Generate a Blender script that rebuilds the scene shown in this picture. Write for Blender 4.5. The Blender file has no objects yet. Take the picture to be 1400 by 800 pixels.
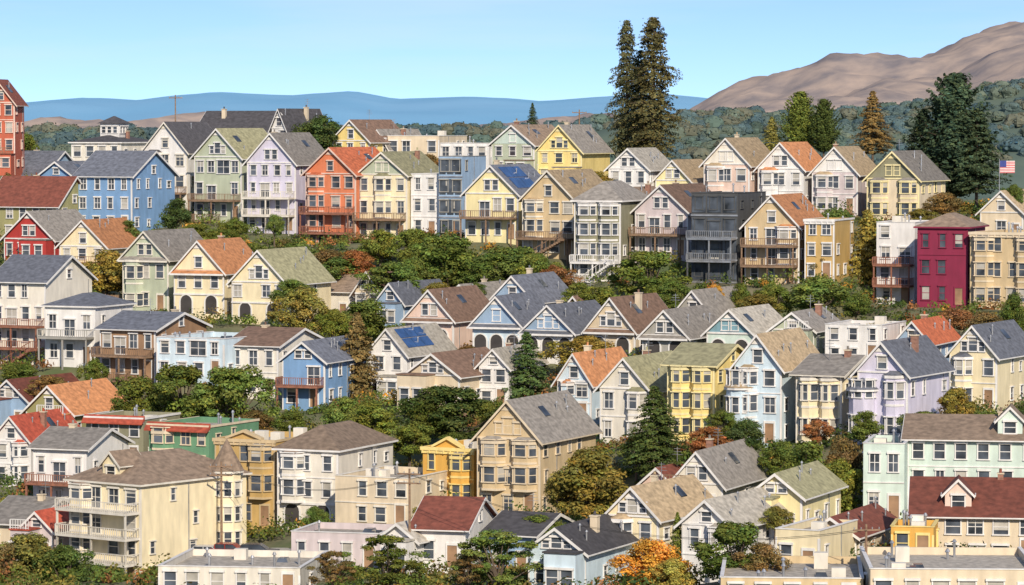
import bpy, math, random
import numpy as np
from mathutils import noise as mnoise, Vector
R=random.Random(7)
NR=np.random.default_rng(5)
sc=bpy.context.scene
F=5000.0; PITCH=math.atan(230/F); CZ=60.0
# ---------- placement helper: image pixel coordinates + chosen distance -> world ------------
def pos(u,v,D):
    cx=(u-700)/F; cy=-(v-400)/F
    fy=math.cos(PITCH)+cy*math.sin(PITCH); fz=-math.sin(PITCH)+cy*math.cos(PITCH)
    k=D/fy
    return (cx*k, D, CZ+fz*k)
def row(D,u): return D-0.033*(u-700)
def S(r,g,b,k=0.97):
    f=lambda c:(c/255/12.92 if c/255<=.04045 else ((c/255+.055)/1.055)**2.4)
    return (f(r)*k,f(g)*k,f(b)*k)
# ---------- materials ----------
MC={}
def newmat(name):
    m=bpy.data.materials.new(name); m.use_nodes=True
    nt=m.node_tree; return m,nt,nt.nodes['Principled BSDF']
def noisemix(nt,col,lo,hi,scale,coord='Object',stretch=(1,1,1),detail=4,tintA=None,rnd=False):
    tc=nt.nodes.new('ShaderNodeTexCoord'); mp=nt.nodes.new('ShaderNodeMapping')
    mp.inputs['Scale'].default_value=stretch
    nt.links.new(tc.outputs[coord],mp.inputs[0])
    n=nt.nodes.new('ShaderNodeTexNoise'); n.inputs['Scale'].default_value=scale; n.inputs['Detail'].default_value=detail
    nt.links.new(mp.outputs[0],n.inputs['Vector'])
    cr=nt.nodes.new('ShaderNodeValToRGB')
    cr.color_ramp.elements[0].position=.3; cr.color_ramp.elements[1].position=.7
    a=tintA or col
    cr.color_ramp.elements[0].color=(a[0]*lo,a[1]*lo,a[2]*lo,1)
    cr.color_ramp.elements[1].color=(min(1,col[0]*hi),min(1,col[1]*hi),min(1,col[2]*hi),1)
    nt.links.new(n.outputs['Fac'],cr.inputs[0])
    out=cr
    if rnd:
        oi=nt.nodes.new('ShaderNodeObjectInfo'); mr=nt.nodes.new('ShaderNodeMapRange'); mr.inputs[3].default_value=1-rnd; mr.inputs[4].default_value=1.0+rnd*.3
        nt.links.new(oi.outputs['Random'],mr.inputs[0])
        hs=nt.nodes.new('ShaderNodeHueSaturation'); nt.links.new(mr.outputs[0],hs.inputs['Value']); nt.links.new(cr.outputs[0],hs.inputs['Color']); out=hs
    return n,out
def paint(name,col,rough=.7):
    if name in MC: return MC[name]
    m,nt,p=newmat(name)
    n,cr=noisemix(nt,col,.79,1.04,1.2,stretch=(1,1,.3),detail=5,rnd=.07)
    nt.links.new(cr.outputs[0],p.inputs['Base Color']); p.inputs['Roughness'].default_value=rough
    MC[name]=m; return m
def rough(name,col,lo=.7,hi=1.25,scale=2.5,r=.9,rnd=0):
    if name in MC: return MC[name]
    m,nt,p=newmat(name)
    n,cr=noisemix(nt,col,lo,hi,scale,stretch=(1,1,1.6),detail=5,rnd=rnd)
    nt.links.new(cr.outputs[0],p.inputs['Base Color']); p.inputs['Roughness'].default_value=r
    b=nt.nodes.new('ShaderNodeBump'); b.inputs['Strength'].default_value=.4; b.inputs['Distance'].default_value=.05
    nt.links.new(n.outputs['Fac'],b.inputs['Height']); nt.links.new(b.outputs[0],p.inputs['Normal'])
    MC[name]=m; return m
def plain(name,col,r=.5,metal=0,lo=.7,hi=1.2,sc_=.7):
    if name in MC: return MC[name]
    m,nt,p=newmat(name); n,cr=noisemix(nt,col,lo,hi,sc_,detail=2)
    nt.links.new(cr.outputs[0],p.inputs['Base Color'])
    p.inputs['Roughness'].default_value=r; p.inputs['Metallic'].default_value=metal
    MC[name]=m; return m
GLASS=plain('window_glass',(.075,.09,.115),.07,.15,.3,1.8,.45)
BLIND=plain('window_blind',(.42,.40,.36),.5)
SOLAR=plain('solar_glass',(.04,.10,.26),.15)
METAL=plain('galvanised_metal',(.45,.46,.48),.35,.6)
WOOD=rough('weathered_wood',(.24,.155,.10))
REDWOOD=rough('redwood_stain',(.27,.115,.075))
WALL={'white':S(236,234,232,.92),'offwhite':S(232,226,214,.93),'cream':S(238,224,188),'yellow':S(240,216,142),'paleyellow':S(240,227,176),
'ochre':S(222,172,82),'tan':S(206,184,146),'beige':S(220,204,178),'olive':S(158,154,108),'sage':S(182,190,168),'green':S(106,150,118),
'palegreen':S(204,221,212),'skyblue':S(122,160,202),'paleblue':S(204,223,236),'bluegray':S(152,178,206),'lavender':S(210,206,226),'pink':S(226,200,186),
'orange':S(218,130,92),'red':S(176,58,54),'magenta':S(136,34,68),'gray':S(164,162,156),'darkgray':S(80,82,84),'graygreen':S(144,142,118),'mauve':S(204,192,194),
'brown':S(158,126,98),'vermilion':S(190,98,72),'gold':S(196,164,104),'teal':S(122,160,174)}
ROOF={'gray':S(146,140,133),'warm':S(150,130,112),'dark':S(84,82,86),'brown':S(130,104,88),'tan':S(184,162,130),'orange':S(208,144,98),'terracotta':S(188,104,70),'redbrown':S(130,74,60),
'green':S(162,158,124),'slate':S(112,116,127),'light':S(194,187,174),'gravel':S(178,170,158),'redtile':S(188,88,66),'blue':S(118,134,158)}
def wallm(k): return paint(k+'_wall_paint',WALL[k])
def roofm(k): return rough(k+'_roof_shingles',ROOF[k],.62,1.2,1.6,.9,.3)
# ---------- mesh builder -------------
class B:
    def __init__(s): s.p={}
    def add(s,part,mat,V,Fc):
        if part not in s.p: s.p[part]=([],[],mat)
        v,f,_=s.p[part]; o=len(v); v.extend(V); f.extend([tuple(i+o for i in q) for q in Fc])
    def pt(s,fr,a,d,z): return (fr[0]+a*fr[2]+d*fr[4], fr[1]+a*fr[3]+d*fr[5], z)
    def fbox(s,part,mat,fr,a0,a1,d0,d1,z0,z1):
        V=[s.pt(fr,a,d,z) for z in (z0,z1) for d in (d0,d1) for a in (a0,a1)]
        s.add(part,mat,V,[(0,1,3,2),(4,6,7,5),(0,4,5,1),(2,3,7,6),(0,2,6,4),(1,5,7,3)])
    def fpoly(s,part,mat,fr,pts,d0,d1):
        n=len(pts); V=[s.pt(fr,a,d0,z) for a,z in pts]+[s.pt(fr,a,d1,z) for a,z in pts]
        s.add(part,mat,V,[tuple(range(n)),tuple(range(2*n-1,n-1,-1))]+[(i,(i+1)%n,n+(i+1)%n,n+i) for i in range(n)])
    def plan(s,part,mat,pts,z0,z1,top=None):
        n=len(pts); tp=top or pts
        V=[(x,y,z0) for x,y in pts]+[(x,y,z1) for x,y in tp]
        s.add(part,mat,V,[tuple(range(n)),tuple(range(2*n-1,n-1,-1))]+[(i,(i+1)%n,n+(i+1)%n,n+i) for i in range(n)])
    def cyl(s,part,mat,x,y,z0,z1,r0,r1=None,n=8):
        r1=r0 if r1 is None else r1
        c=[(math.cos(6.2832*i/n),math.sin(6.2832*i/n)) for i in range(n)]
        s.plan(part,mat,[(x+r0*a,y+r0*b) for a,b in c],z0,z1,[(x+r1*a,y+r1*b) for a,b in c])
    def seg(s,part,mat,p,q,r,n=5):
        p=Vector(p);q=Vector(q);d=(q-p).normalized(); a=d.orthogonal().normalized(); b=d.cross(a)
        V=[tuple(c+a*r*math.cos(6.2832*i/n)+b*r*math.sin(6.2832*i/n)) for c in (p,q) for i in range(n)]
        s.add(part,mat,V,[(i,(i+1)%n,n+(i+1)%n,n+i) for i in range(n)])
    def build(s,name,loc,rot=0):
        e=bpy.data.objects.new(name,None); e.location=loc; e.rotation_euler=(0,0,rot); sc.collection.objects.link(e)
        for part,(v,f,m) in s.p.items():
            me=bpy.data.meshes.new(part); me.from_pydata(v,[],f); me.materials.append(m)
            o=bpy.data.objects.new(part,me); sc.collection.objects.link(o); o.parent=e
        return e
def win(b,fr,a,z,w,h,tm,tw=.12,rng=R,cap=True,mull=False):
    T='window_trim'
    b.fbox('window_glass',GLASS,fr,a-w/2,a+w/2,-.02,.02,z,z+h)
    b.fbox(T,tm,fr,a-w/2-tw,a-w/2,-.02,.12,z,z+h); b.fbox(T,tm,fr,a+w/2,a+w/2+tw,-.02,.12,z,z+h)
    b.fbox(T,tm,fr,a-w/2-tw-.06,a+w/2+tw+.06,-.02,.25,z+h,z+h+(.2 if cap else .11))
    b.fbox(T,tm,fr,a-w/2-tw-.05,a+w/2+tw+.05,-.02,.18,z-.12,z)
    b.fbox(T,tm,fr,a-w/2,a+w/2,.02,.055,z+h*.5-.035,z+h*.5+.035)
    if mull: b.fbox(T,tm,fr,a-.035,a+.035,.02,.052,z,z+h)
    k=rng.random()
    if k<.3:
        f=rng.choice([.3,.5,.5,.75,1.0]); b.fbox('window_blinds',BLIND,fr,a-w/2+.03,a+w/2-.03,.02,.026,z+h*(1-f)+.04,z+h-.03)
def door(b,fr,a,z,w,h,tm,dm):
    b.fbox('door',dm,fr,a-w/2,a+w/2,-.02,.04,z,z+h)
    b.fbox('window_trim',tm,fr,a-w/2-.14,a-w/2,-.02,.12,z,z+h+.3); b.fbox('window_trim',tm,fr,a+w/2,a+w/2+.14,-.02,.12,z,z+h+.3)
    b.fbox('window_trim',tm,fr,a-w/2,a+w/2,-.02,.11,z+h+.05,z+h+.3)
def archo(b,fr,a,z,w,h,tm):
    n=8; pts=[(a-w/2,z)]+[(a-w/2*math.cos(math.pi*i/n),z+h-w/2+w/2*math.sin(math.pi*i/n)) for i in range(n+1)]+[(a+w/2,z)]
    b.fpoly('porch_shade_panel',DARKD,fr,pts,-.02,.03)  # flat dark panel, no real opening; its colour stands for porch shade
    for i in range(n):
        a0=math.pi*i/n;a1=math.pi*(i+1)/n;r=w/2;r2=r+.16
        q=[(a-r*math.cos(a0),z+h-r+r*math.sin(a0)),(a-r*math.cos(a1),z+h-r+r*math.sin(a1)),(a-r2*math.cos(a1),z+h-r+r2*math.sin(a1)),(a-r2*math.cos(a0),z+h-r+r2*math.sin(a0))]
        b.fpoly('window_trim',tm,fr,q,0,.14)
    b.fbox('window_trim',tm,fr,a-w/2-.18,a-w/2,0,.15,z,z+h-w/2); b.fbox('window_trim',tm,fr,a+w/2,a+w/2+.18,0,.15,z,z+h-w/2)
DARKD=plain('painted_porch_shade',(.05,.045,.045),.8)  # near-black colour painted as the shade inside the porch arches
def rail(b,fr,a0,a1,d,z,m,h=1.0,sp=.28,part='railing'):
    b.fbox(part,m,fr,a0,a1,d-.05,d+.03,z+h-.07,z+h); b.fbox(part,m,fr,a0,a1,d-.04,d+.02,z+.08,z+.14)
    n=max(1,int((a1-a0)/sp))
    for i in range(n+1):
        x=a0+(a1-a0)*i/n; t=.07 if i%6==0 else .025
        b.fbox(part,m,fr,x-t,x+t,d-.04,d+.02,z,z+h-.075)
def deck(b,fr,a0,a1,z,dep,m,zb=-5):
    b.fbox('deck',m,fr,a0,a1,.01,dep,z-.25,z)
    for a in (a0+.12,(a0+a1)/2,a1-.12): b.fbox('deck_posts',m,fr,a-.09,a+.09,dep-.3,dep-.12,zb,z-.25)
    rail(b,fr,a0,a1,dep-.05,z,m)
    for a in (a0,a1):
        b.fbox('railing',m,fr,a-.03,a+.03,.05,dep-.1,z+.93,z+1)
        k=int(dep/.3)
        for i in range(k): b.fbox('railing',m,fr,a-.02,a+.02,.1+i*.3,.15+i*.3,z,z+.93)
def stairs(b,fr,a0,a1,z0,z1,d0,d1,m):
    n=max(3,int(abs(z1-z0)/.19))
    for i in range(n):
        x0=a0+(a1-a0)*i/n; x1=a0+(a1-a0)*(i+1)/n; z=z0+(z1-z0)*(i+1)/n
        b.fbox('stairs',m,fr,min(x0,x1),max(x0,x1),d0,d1,z-.3,z)
        if i%2==0: b.fbox('railing',m,fr,(x0+x1)/2-.03,(x0+x1)/2+.03,d1-.06,d1,z,z+.95)
    q=[(a0,z0+.95),(a1,z1+.95),(a1,z1+1.05),(a0,z0+1.05)]
    b.fpoly('railing',m,fr,q,d1-.08,d1+.02)
def bay(b,fr0,x,w,z0,z1,nf,fh,wm,tm,rm,pr=.9):
    P=lambda a,d:(fr0[0]+a*fr0[2]+d*fr0[4],fr0[1]+a*fr0[3]+d*fr0[5])
    s=pr*.75
    ring=lambda e:[P(x-w/2-e,-.1),P(x-w/2+s-e*.6,pr+e),P(x+w/2-s+e*.6,pr+e),P(x+w/2+e,-.1)]
    b.plan('bay_walls',wm,ring(0),z0,z1)
    b.plan('window_trim',tm,ring(.18),z1,z1+.3)
    b.plan('bay_roof',rm,ring(.14),z1+.3,z1+.75,[P(x-w/2+.5,-.1),P(x-w/2+.9,.1),P(x+w/2-.9,.1),P(x+w/2-.5,-.1)])
    b.plan('window_trim',tm,ring(.1),z0-.18,z0+.05)
    pts=ring(0)
    for i in range(nf):
        zz=z0+i*fh
        if i: b.plan('window_trim',tm,ring(.06),zz-.12,zz+.12)
        for j in range(3):
            p,q=pts[j],pts[j+1]; L=math.hypot(q[0]-p[0],q[1]-p[1]); t=((q[0]-p[0])/L,(q[1]-p[1])/L)
            n=(t[1],-t[0])
            c=((p[0]+q[0])/2,(p[1]+q[1])/2)
            cc=P(x,0)
            if (c[0]-cc[0])*n[0]+(c[1]-cc[1])*n[1]<0: n=(-n[0],-n[1])
            fr=(c[0],c[1],t[0],t[1],n[0],n[1])
            ww=min(1.15,L-.34)
            if ww>.3: win(b,fr,0,zz+.75,ww,min(1.65,fh-1.2),tm,.1,cap=False,mull=False)
def gableroof(b,fr,w,L,ze,zr,rm,tm,ov=.55,t=.16,barge=True):
    s=(zr-ze)/(w/2)
    for sg in (-1,1):
        xe=w/2+ov; zee=ze-s*ov
        b.fpoly('roof',rm,fr,[(0,zr+.03),(sg*xe,zee+.03),(sg*xe,zee+.03+t),(0,zr+.03+t)],ov,-(L+ov))
        if barge:
            for d0,d1 in ((ov+.003,ov+.07),(-(L+ov)-.003,-(L+ov)-.07)):
                b.fpoly('roof_trim',tm,fr,[(0,zr+.0+t),(sg*(xe+.02),zee-.02+t),(sg*(xe+.02),zee-.14),(0,zr-.14)],d0,d1)
        a=sg*xe
        b.fbox('roof_trim',tm,fr,min(a,a+sg*.1),max(a,a+sg*.1),ov-.01,-(L+ov)+.01,zee+.02,zee+.14)
FOOT=[]; CTRL=[]
def house(name,ul,ur,va,ve,vb,D,wall,roof='gray',kind='gable',trim='white',L=13,yaw=24,**o):
    uc=(ul+ur)/2; D=row(D,uc); x,y,z=pos(uc,vb,D)
    yaw+=((ul*7+vb*3)%7-3)*1.2
    yr=math.radians(yaw); rel=yr-math.atan((uc-700)/F)
    w=(ur-ul)*D/F/math.cos(rel); he=(vb-ve)*D/F; ha=(vb-va)*D/F
    rg=random.Random(int(ul*131+vb*17+ur))
    if roof=='gray' and (ul*5+vb)%3==0: roof='warm'
    b=B(); wm=wallm(wall); tm=wallm(trim); rm=roofm(roof); gm=wallm(o.get('gc',wall)); dm=plain('door_'+o.get('door','brown'),WALL[o.get('door','brown')])
    FR=(0,0,1,0,0,-1); RI=(w/2,0,0,1,1,0); LE=(-w/2,L,0,-1,-1,0); BK=(w/2,L,-1,0,0,1)
    nf=o.get('nf') or max(1,round(he/3.1)); fh=he/nf; zb=-6
    h=w/2
    if kind=='gable':
        b.fpoly('walls',wm,FR,[(-h,zb),(h,zb),(h,he),(0,ha),(-h,he)],0,-L)
        gableroof(b,FR,w,L,he,ha,rm,tm)
        if o.get('gc'): b.fpoly('gable_shingles',gm,FR,[(-h+.15,he+.05),(h-.15,he+.05),(0,ha-.2)],.0,.04)
        gh=ha-he
        if gh>1.6:
            k=o.get('att',rg.choice([1,1,2,3])); hh=min(1.4,gh*.42); z0=he+gh*.12
            if k==1: win(b,FR,0,z0,.95,hh,tm,mull=False)
            elif k==2: win(b,FR,-.62,z0,.8,hh,tm);win(b,FR,.62,z0,.8,hh,tm)
            else: win(b,FR,0,z0,1.0,hh*1.15,tm);win(b,FR,-1.05,z0,.65,hh*.8,tm);win(b,FR,1.05,z0,.65,hh*.8,tm)
            if gh>2.6: b.fpoly('gable_ornament',tm,FR,[(-.8,ha-.95),(.8,ha-.95),(0,ha-.15)],.05,.12)
        if rg.random()<.6: b.fbox('belt_trim',tm,FR,-h-.03,h+.03,.0,.13,he-.12,he+.06)
        if o.get('pent'):
            b.fpoly('pent_roof',rm,RI,[(-.75,he-.55),(-.75,he-.4),(.0,he+.12),(.0,he-.1)],.25,-(w+.25))
            b.fbox('belt_trim',tm,FR,-h-.25,h+.25,.75,.83,he-.62,he-.38)
    elif kind=='side':
        b.fpoly('walls',wm,RI,[(0,zb),(L,zb),(L,he),(L/2,ha),(0,he)],0,-w)
        R2=(w/2,L/2,0,1,1,0)
        gableroof(b,R2,L,w,he,ha,rm,tm)
        if ha-he>1.8: win(b,RI,L/2,he+.3,.9,1.1,tm)
    elif kind=='hip':
        b.fbox('walls',wm,FR,-h,h,0,-L,zb,he); ov=.45
        r=min(h,L/2)*.96; rx=max(.1,h-r); ry=max(.1,L/2-r)
        b.fbox('roof_trim',tm,FR,-h-ov,h+ov,ov,-L-ov,he,he+.2)
        V=[(-h-ov,-ov),(h+ov,-ov),(h+ov,L+ov),(-h-ov,L+ov)]
        b.plan('roof',rm,V,he+.2,ha,[(-rx,L/2-ry),(rx,L/2-ry),(rx,L/2+ry),(-rx,L/2+ry)])
    else:
        hb=he-.7
        b.fbox('walls',wm,FR,-h,h,0,-L,zb,hb)
        b.fbox('roof',rm,FR,-h+.2,h-.2,-.2,-L+.2,hb,hb+.06)
        for fr,a0,a1 in ((FR,-h,h),(RI,.003,L),(BK,.003,w),(LE,.003,L)): b.fbox('parapet',wm,fr,a0,a1,.003,-.2,hb-.1,he)
        if o.get('cornice',True):
            b.fbox('cornice',tm,FR,-h-.15,h+.15,.004,.35,he-.3,he+.06); b.fbox('cornice',tm,FR,-h-.08,h+.08,.004,.22,he-.62,he-.302)
            k=max(2,int(w/.8))
            for i in range(k+1):
                a=-h+.1+(w-.2)*i/k; b.fbox('cornice',tm,FR,a-.08,a+.08,.225,.33,he-.62,he-.303)
            b.fbox('cornice',tm,RI,0,L,.004,.12,he-.2,he+.05); b.fbox('cornice',tm,LE,0,L,.004,.12,he-.2,he+.05)
        else:
            for fr,a0,a1 in ((FR,-h,h),(RI,0,L),(LE,0,L)): b.fbox('coping',tm,fr,a0,a1,.08,-.25,he,he+.08)
        if o.get('tile'):
            b.fpoly('tile_cornice',roofm('redtile'),RI,[(-.8,he-.75),(-.8,he-.62),(.0,he+.25),(.0,he-.3)],.2,-(w+.2))
        if ha>he+.5:
            b.fpoly('parapet_gable',wm,FR,[(-h*.55,he),(h*.55,he),(0,ha)],.02,-.3)
            for sg in (-1,1): b.fpoly('cornice',tm,FR,[(sg*h*.6,he),(sg*h*.6,he+.25),(0,ha+.3),(0,ha)],.4,-.32)
        for i in range(rg.randint(3,7)+int(w*L/60)):
            xx=rg.uniform(-h+.9,h-.9); yy=rg.uniform(1,L-1)
            q=rg.random()
            if q<.55:
                t_=hb+rg.uniform(.7,1.7); b.cyl('roof_vent',METAL,xx,yy,hb,t_,.11); b.cyl('vent_cap',METAL,xx,yy,t_,t_+.25,.22,.08)
            elif q<.8: b.plan('roof_hatch',wallm('offwhite'),[(xx-.6,yy-.5),(xx+.6,yy-.5),(xx+.6,yy+.5),(xx-.6,yy+.5)],hb,hb+rg.uniform(.5,1.6))
            else: b.plan('skylight',GLASS,[(xx-.6,yy-.8),(xx+.6,yy-.8),(xx+.6,yy+.8),(xx-.6,yy+.8)],hb,hb+.45,[(xx-.4,yy-.6),(xx+.4,yy-.6),(xx+.4,yy+.6),(xx-.4,yy+.6)])
    if kind!='flat' or rg.random()<.5:
        top=he-.15 if kind!='flat' else he-.7
        for a in (-h,h-.16): b.fbox('corner_boards',tm,FR,a,a+.16,.0,.05,-.5,top)
        b.fbox('corner_boards',tm,RI,-.05,.14,.0,.05,-.5,top)
    bays=o.get('bay',''); occ=[]
    bw=min(2.9,w*.42)
    bs=[]
    if 'L' in bays: bs.append(-h+bw/2+.35)
    if 'R' in bays: bs.append(h-bw/2-.35)
    if 'C' in bays: bs.append(0)
    g0=1 if nf>=3 else 0
    if o.get('bg'): g0=0
    for bx in bs:
        occ.append((bx-bw/2-.2,bx+bw/2+.2))
        bay(b,FR,bx,bw,g0*fh+.25,he-(.75 if kind=='flat' else .3)-.3,nf-g0,fh,wm,tm,rm)
    wh=min(1.75,fh*.56); ww=o.get('ww',rg.choice([.9,1.0,1.1,1.3]))
    nc=o.get('nc') or max(2,int(round(w/2.25)))
    for i in range(nf):
        zz=i*fh+fh*.28
        for j in range(nc):
            a=-h+w*(j+.5)/nc
            if any(p<a<q for p,q in occ) and i>=g0: continue
            if i==0 and o.get('arch'): continue
            if i==0 and j==o.get('dj',nc-1): door(b,FR,a,.35,1.0,2.1,tm,dm); continue
            if rg.random()<.1: continue
            if o.get('big') and i==nf-1 and j==nc//2:
                win(b,FR,a,zz-.2,2.2,wh+.3,tm,mull=True); continue
            if kind=='flat' or not (h-abs(a)<.7):
                if o.get('deck') and i in o['deck'] and j==1: win(b,FR,a,i*fh+.1,1.5,2.1,tm,mull=True)
                else: win(b,FR,a+rg.uniform(-.12,.12),zz,ww*rg.choice([1,1,1,.75]),wh,tm,mull=rg.random()<.25)
        if i>0 and o.get('belt',1) and rg.random()<.35: b.fbox('belt_trim',tm,FR,-h,h,.0,.1,i*fh-.08,i*fh+.04)
    if o.get('arch'):
        k=o['arch']
        for j in range(k):
            a=-h+w*(j+.5)/k; archo(b,FR,a,.5,min(1.7,w/k-.55),min(2.5,fh*.8),tm)
        b.fbox('belt_trim',tm,FR,-h,h,.0,.18,fh-.14,fh+.08)
    for fr,pr in ((RI,.62),(LE,.6),(BK,.8)):
        LL=w if fr is BK else L; n=max(2,int(LL/2.9))
        for i in range(nf):
            for j in range(n):
                if rg.random()<pr: win(b,fr,LL*(j+.5)/n+rg.uniform(-.4,.4),i*fh+fh*.33,rg.choice([.6,.8,1.0]),wh*rg.choice([.6,.85,.85]),tm,.09,cap=False)
        if fr is RI and rg.random()<.6:
            a=rg.uniform(1,L-1); b.fbox('drain_pipe',METAL,fr,a-.05,a+.05,.01,.1,-.5,he-.1)
    dk=o.get('deck')
    if dk:
        dmn=o.get('deckm',WOOD)
        for i in range(1,nf):
            if i in dk: deck(b,FR,-h+.1,h-.1,i*fh,2.2,dmn)
        if rg.random()<.5: deck(b,FR,-h+.1,h*.1,.2,3.4,dmn)
    elif kind=='gable' and not bays and not o.get('arch') and not o.get('pent') and rg.random()<.6:
        a0=-h if rg.random()<.5 else -.3; a1=a0+h+.3; hh=fh*rg.choice([.95,1.0]) # back-yard extension
        b.fbox('extension_walls',wm,FR,a0+.003,a1-.003,.001,2.4,zb,hh); b.fbox('extension_roof',rm,FR,a0-.12,a1+.12,.002,2.55,hh,hh+.16)
        f2=(0,-2.4,1,0,0,-1)
        for q in (.27,.73): win(b,f2,a0+(a1-a0)*q,fh*.3,1.1,min(1.5,fh*.5),tm)
        if rg.random()<.5: rail(b,FR,a0,a1,2.4,hh+.16,rg.choice([WOOD,tm]))
    if o.get('stair'): stairs(b,FR,-h+.3,h-.3,-1.5,fh,2.3,3.4,o.get('deckm',WOOD)); 
    if o.get('solar') and kind in('gable',):
        sl=(ha-he)/h
        for r_ in range(2):
            for c in range(3):
                x0=h*.12+r_*h*.4; x1=x0+h*.36; y0=1.2+c*2.4; y1=y0+2.25
                zt=lambda xx:ha-sl*xx+.32
                V=[(x0,y0,zt(x0)),(x1,y0,zt(x1)),(x1,y1,zt(x1)),(x0,y1,zt(x0))]
                V+= [(a,bb,c_-.07) for a,bb,c_ in V]
                b.add('solar_panels',SOLAR,V,[(0,1,2,3),(4,7,6,5),(0,4,5,1),(1,5,6,2),(2,6,7,3),(3,7,4,0)])
    if kind in('gable','hip','side') and o.get('chim',rg.random()<.5):
        cx=rg.choice([-1,1])*h*rg.uniform(.3,.6); cy=rg.uniform(L*.35,L*.8)
        cm=rough('chimney_brick',(.28,.15,.11)) if rg.random()<.4 else wallm('beige'); q=rg.uniform(.26,.36)
        ct=ha+rg.uniform(.1,.7)
        b.plan('chimney',cm,[(cx-q,cy-q),(cx+q,cy-q),(cx+q,cy+q),(cx-q,cy+q)],he,ct); q+=.08
        b.plan('chimney_cap',wallm('beige'),[(cx-q,cy-q),(cx+q,cy-q),(cx+q,cy+q),(cx-q,cy+q)],ct,ct+.12)
        b.cyl('chimney_pot',rm,cx,cy,ct+.12,ct+.5,.13)
    if kind=='gable':
        sl=(ha-he)/h
        for i in range(rg.randint(1,4)):
            xx=rg.uniform(.2,.8)*h; yy=rg.uniform(1,L-1); t_=ha-sl*xx+rg.uniform(.6,1.2); b.cyl('roof_vent',METAL,xx,yy,ha-sl*xx,t_,.08); b.cyl('vent_cap',METAL,xx,yy,t_,t_+.18,.16,.05)
        if rg.random()<.35 and not o.get('solar'):
            x0=h*.3;x1=h*.3+.9;y0=rg.uniform(2,L-4);y1=y0+1.3; zt=lambda xx:ha-sl*xx+.3
            V=[(x0,y0,zt(x0)),(x1,y0,zt(x1)),(x1,y1,zt(x1)),(x0,y1,zt(x0))]; V+=[(p,q,r_-.2) for p,q,r_ in V]
            b.add('skylight',GLASS,V,[(0,1,2,3),(4,7,6,5),(0,4,5,1),(1,5,6,2),(2,6,7,3),(3,7,4,0)])
    if kind in('gable','side') and rg.random()<.25: # tv aerial
        cx,cy=rg.uniform(-.3,.3)*h,rg.uniform(.3,.7)*L; z0=ha-.8
        b.cyl('aerial',METAL,cx,cy,z0,ha+1.9,.035,None,5)
        for q in range(3): b.fbox('aerial',METAL,(cx,cy,1,0,0,-1),-.6+q*.12,.6-q*.12,-.02,.02,ha+1.1+q*.3,ha+1.14+q*.3)
    if o.get('turret'):
        tx=-h+.6 if o['turret']=='L' else h-.6; r=o.get('tr',1.6); n=8; ty=o.get('ty',r*.1)
        if o.get('ty'): tx=h
        zt=he+o.get('th',.5)
        c=[(tx+r*math.cos(6.2832*(i+.5)/n),ty+r*math.sin(6.2832*(i+.5)/n)) for i in range(n)]
        b.plan('turret_walls',wm,c,-6,zt)
        b.cyl('turret_roof',rm,tx,ty,zt+.2,zt+.2+o.get('tc',3.),r+.35,.05,12); b.cyl('window_trim',tm,tx,ty,zt-.05,zt+.2,r+.28,None,12)
        for j in range(n):
            p,q=c[j],c[(j+1)%n]; mx,my=(p[0]+q[0])/2,(p[1]+q[1])/2; nn=(mx-tx,my-ty); l=math.hypot(*nn); nn=(nn[0]/l,nn[1]/l)
            fr=(mx,my,-nn[1],nn[0],nn[0],nn[1])
            for i in range(nf): win(b,fr,0,i*fh+fh*.28,.7,wh,tm,.08,cap=False)
    if o.get('dormer'):
        for dx in o['dormer']:
            dw=2.4; y0=1.0; dz=he+.5; fr=(dx*h,y0,1,0,0,-1)
            b.fpoly('dormer_walls',gm,fr,[(-dw/2,dz-.8),(dw/2,dz-.8),(dw/2,dz+1.4),(0,dz+2.6),(-dw/2,dz+1.4)],0,-3.5)
            gableroof(b,fr,dw,3.4,dz+1.4,dz+2.6,rm,tm,.3,.14); win(b,fr,0,dz+.1,1.1,1.1,tm)
    if o.get('cupola'):
        cw=1.8; b.plan('cupola_walls',tm,[(-cw,L/2-cw),(cw,L/2-cw),(cw,L/2+cw),(-cw,L/2+cw)],he,ha+2.0)
        cw2=2.3; b.plan('cupola_roof',rm,[(-cw2,L/2-cw2),(cw2,L/2-cw2),(cw2,L/2+cw2),(-cw2,L/2+cw2)],ha+2.0,ha+3.3,[(-.1,L/2-.1),(.1,L/2-.1),(.1,L/2+.1),(-.1,L/2+.1)])
        for a in (-1,0,1): win(b,(0,L/2-cw,1,0,0,-1),a*1.1,ha+.4,.7,1.1,wallm('gray'),.08); win(b,(cw,L/2,0,1,1,0),a*1.1,ha+.4,.7,1.1,wallm('gray'),.08)
    if o.get('glasswall'):
        for i in range(nf):
            for j in range(3):
                a=-h+w*(j+.5)/3; b.fbox('window_wall',GLASS,FR,a-w/6+.12,a+w/6-.12,.06,.09,i*fh+.4,i*fh+fh-.35)
            b.fbox('floor_band',METAL,FR,-h-.05,h+.05,.0,.14,i*fh-.1,i*fh+.12)
    e=b.build(name,(x,y,z),-yr)
    FOOT.append((x,y,-yr,w,L)); 
    c,s=math.cos(-yr),math.sin(-yr)
    CTRL.append((x,y,z)); CTRL.append((x-s*L*.6,y+c*L*.6,z+.8))
H=house
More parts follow.
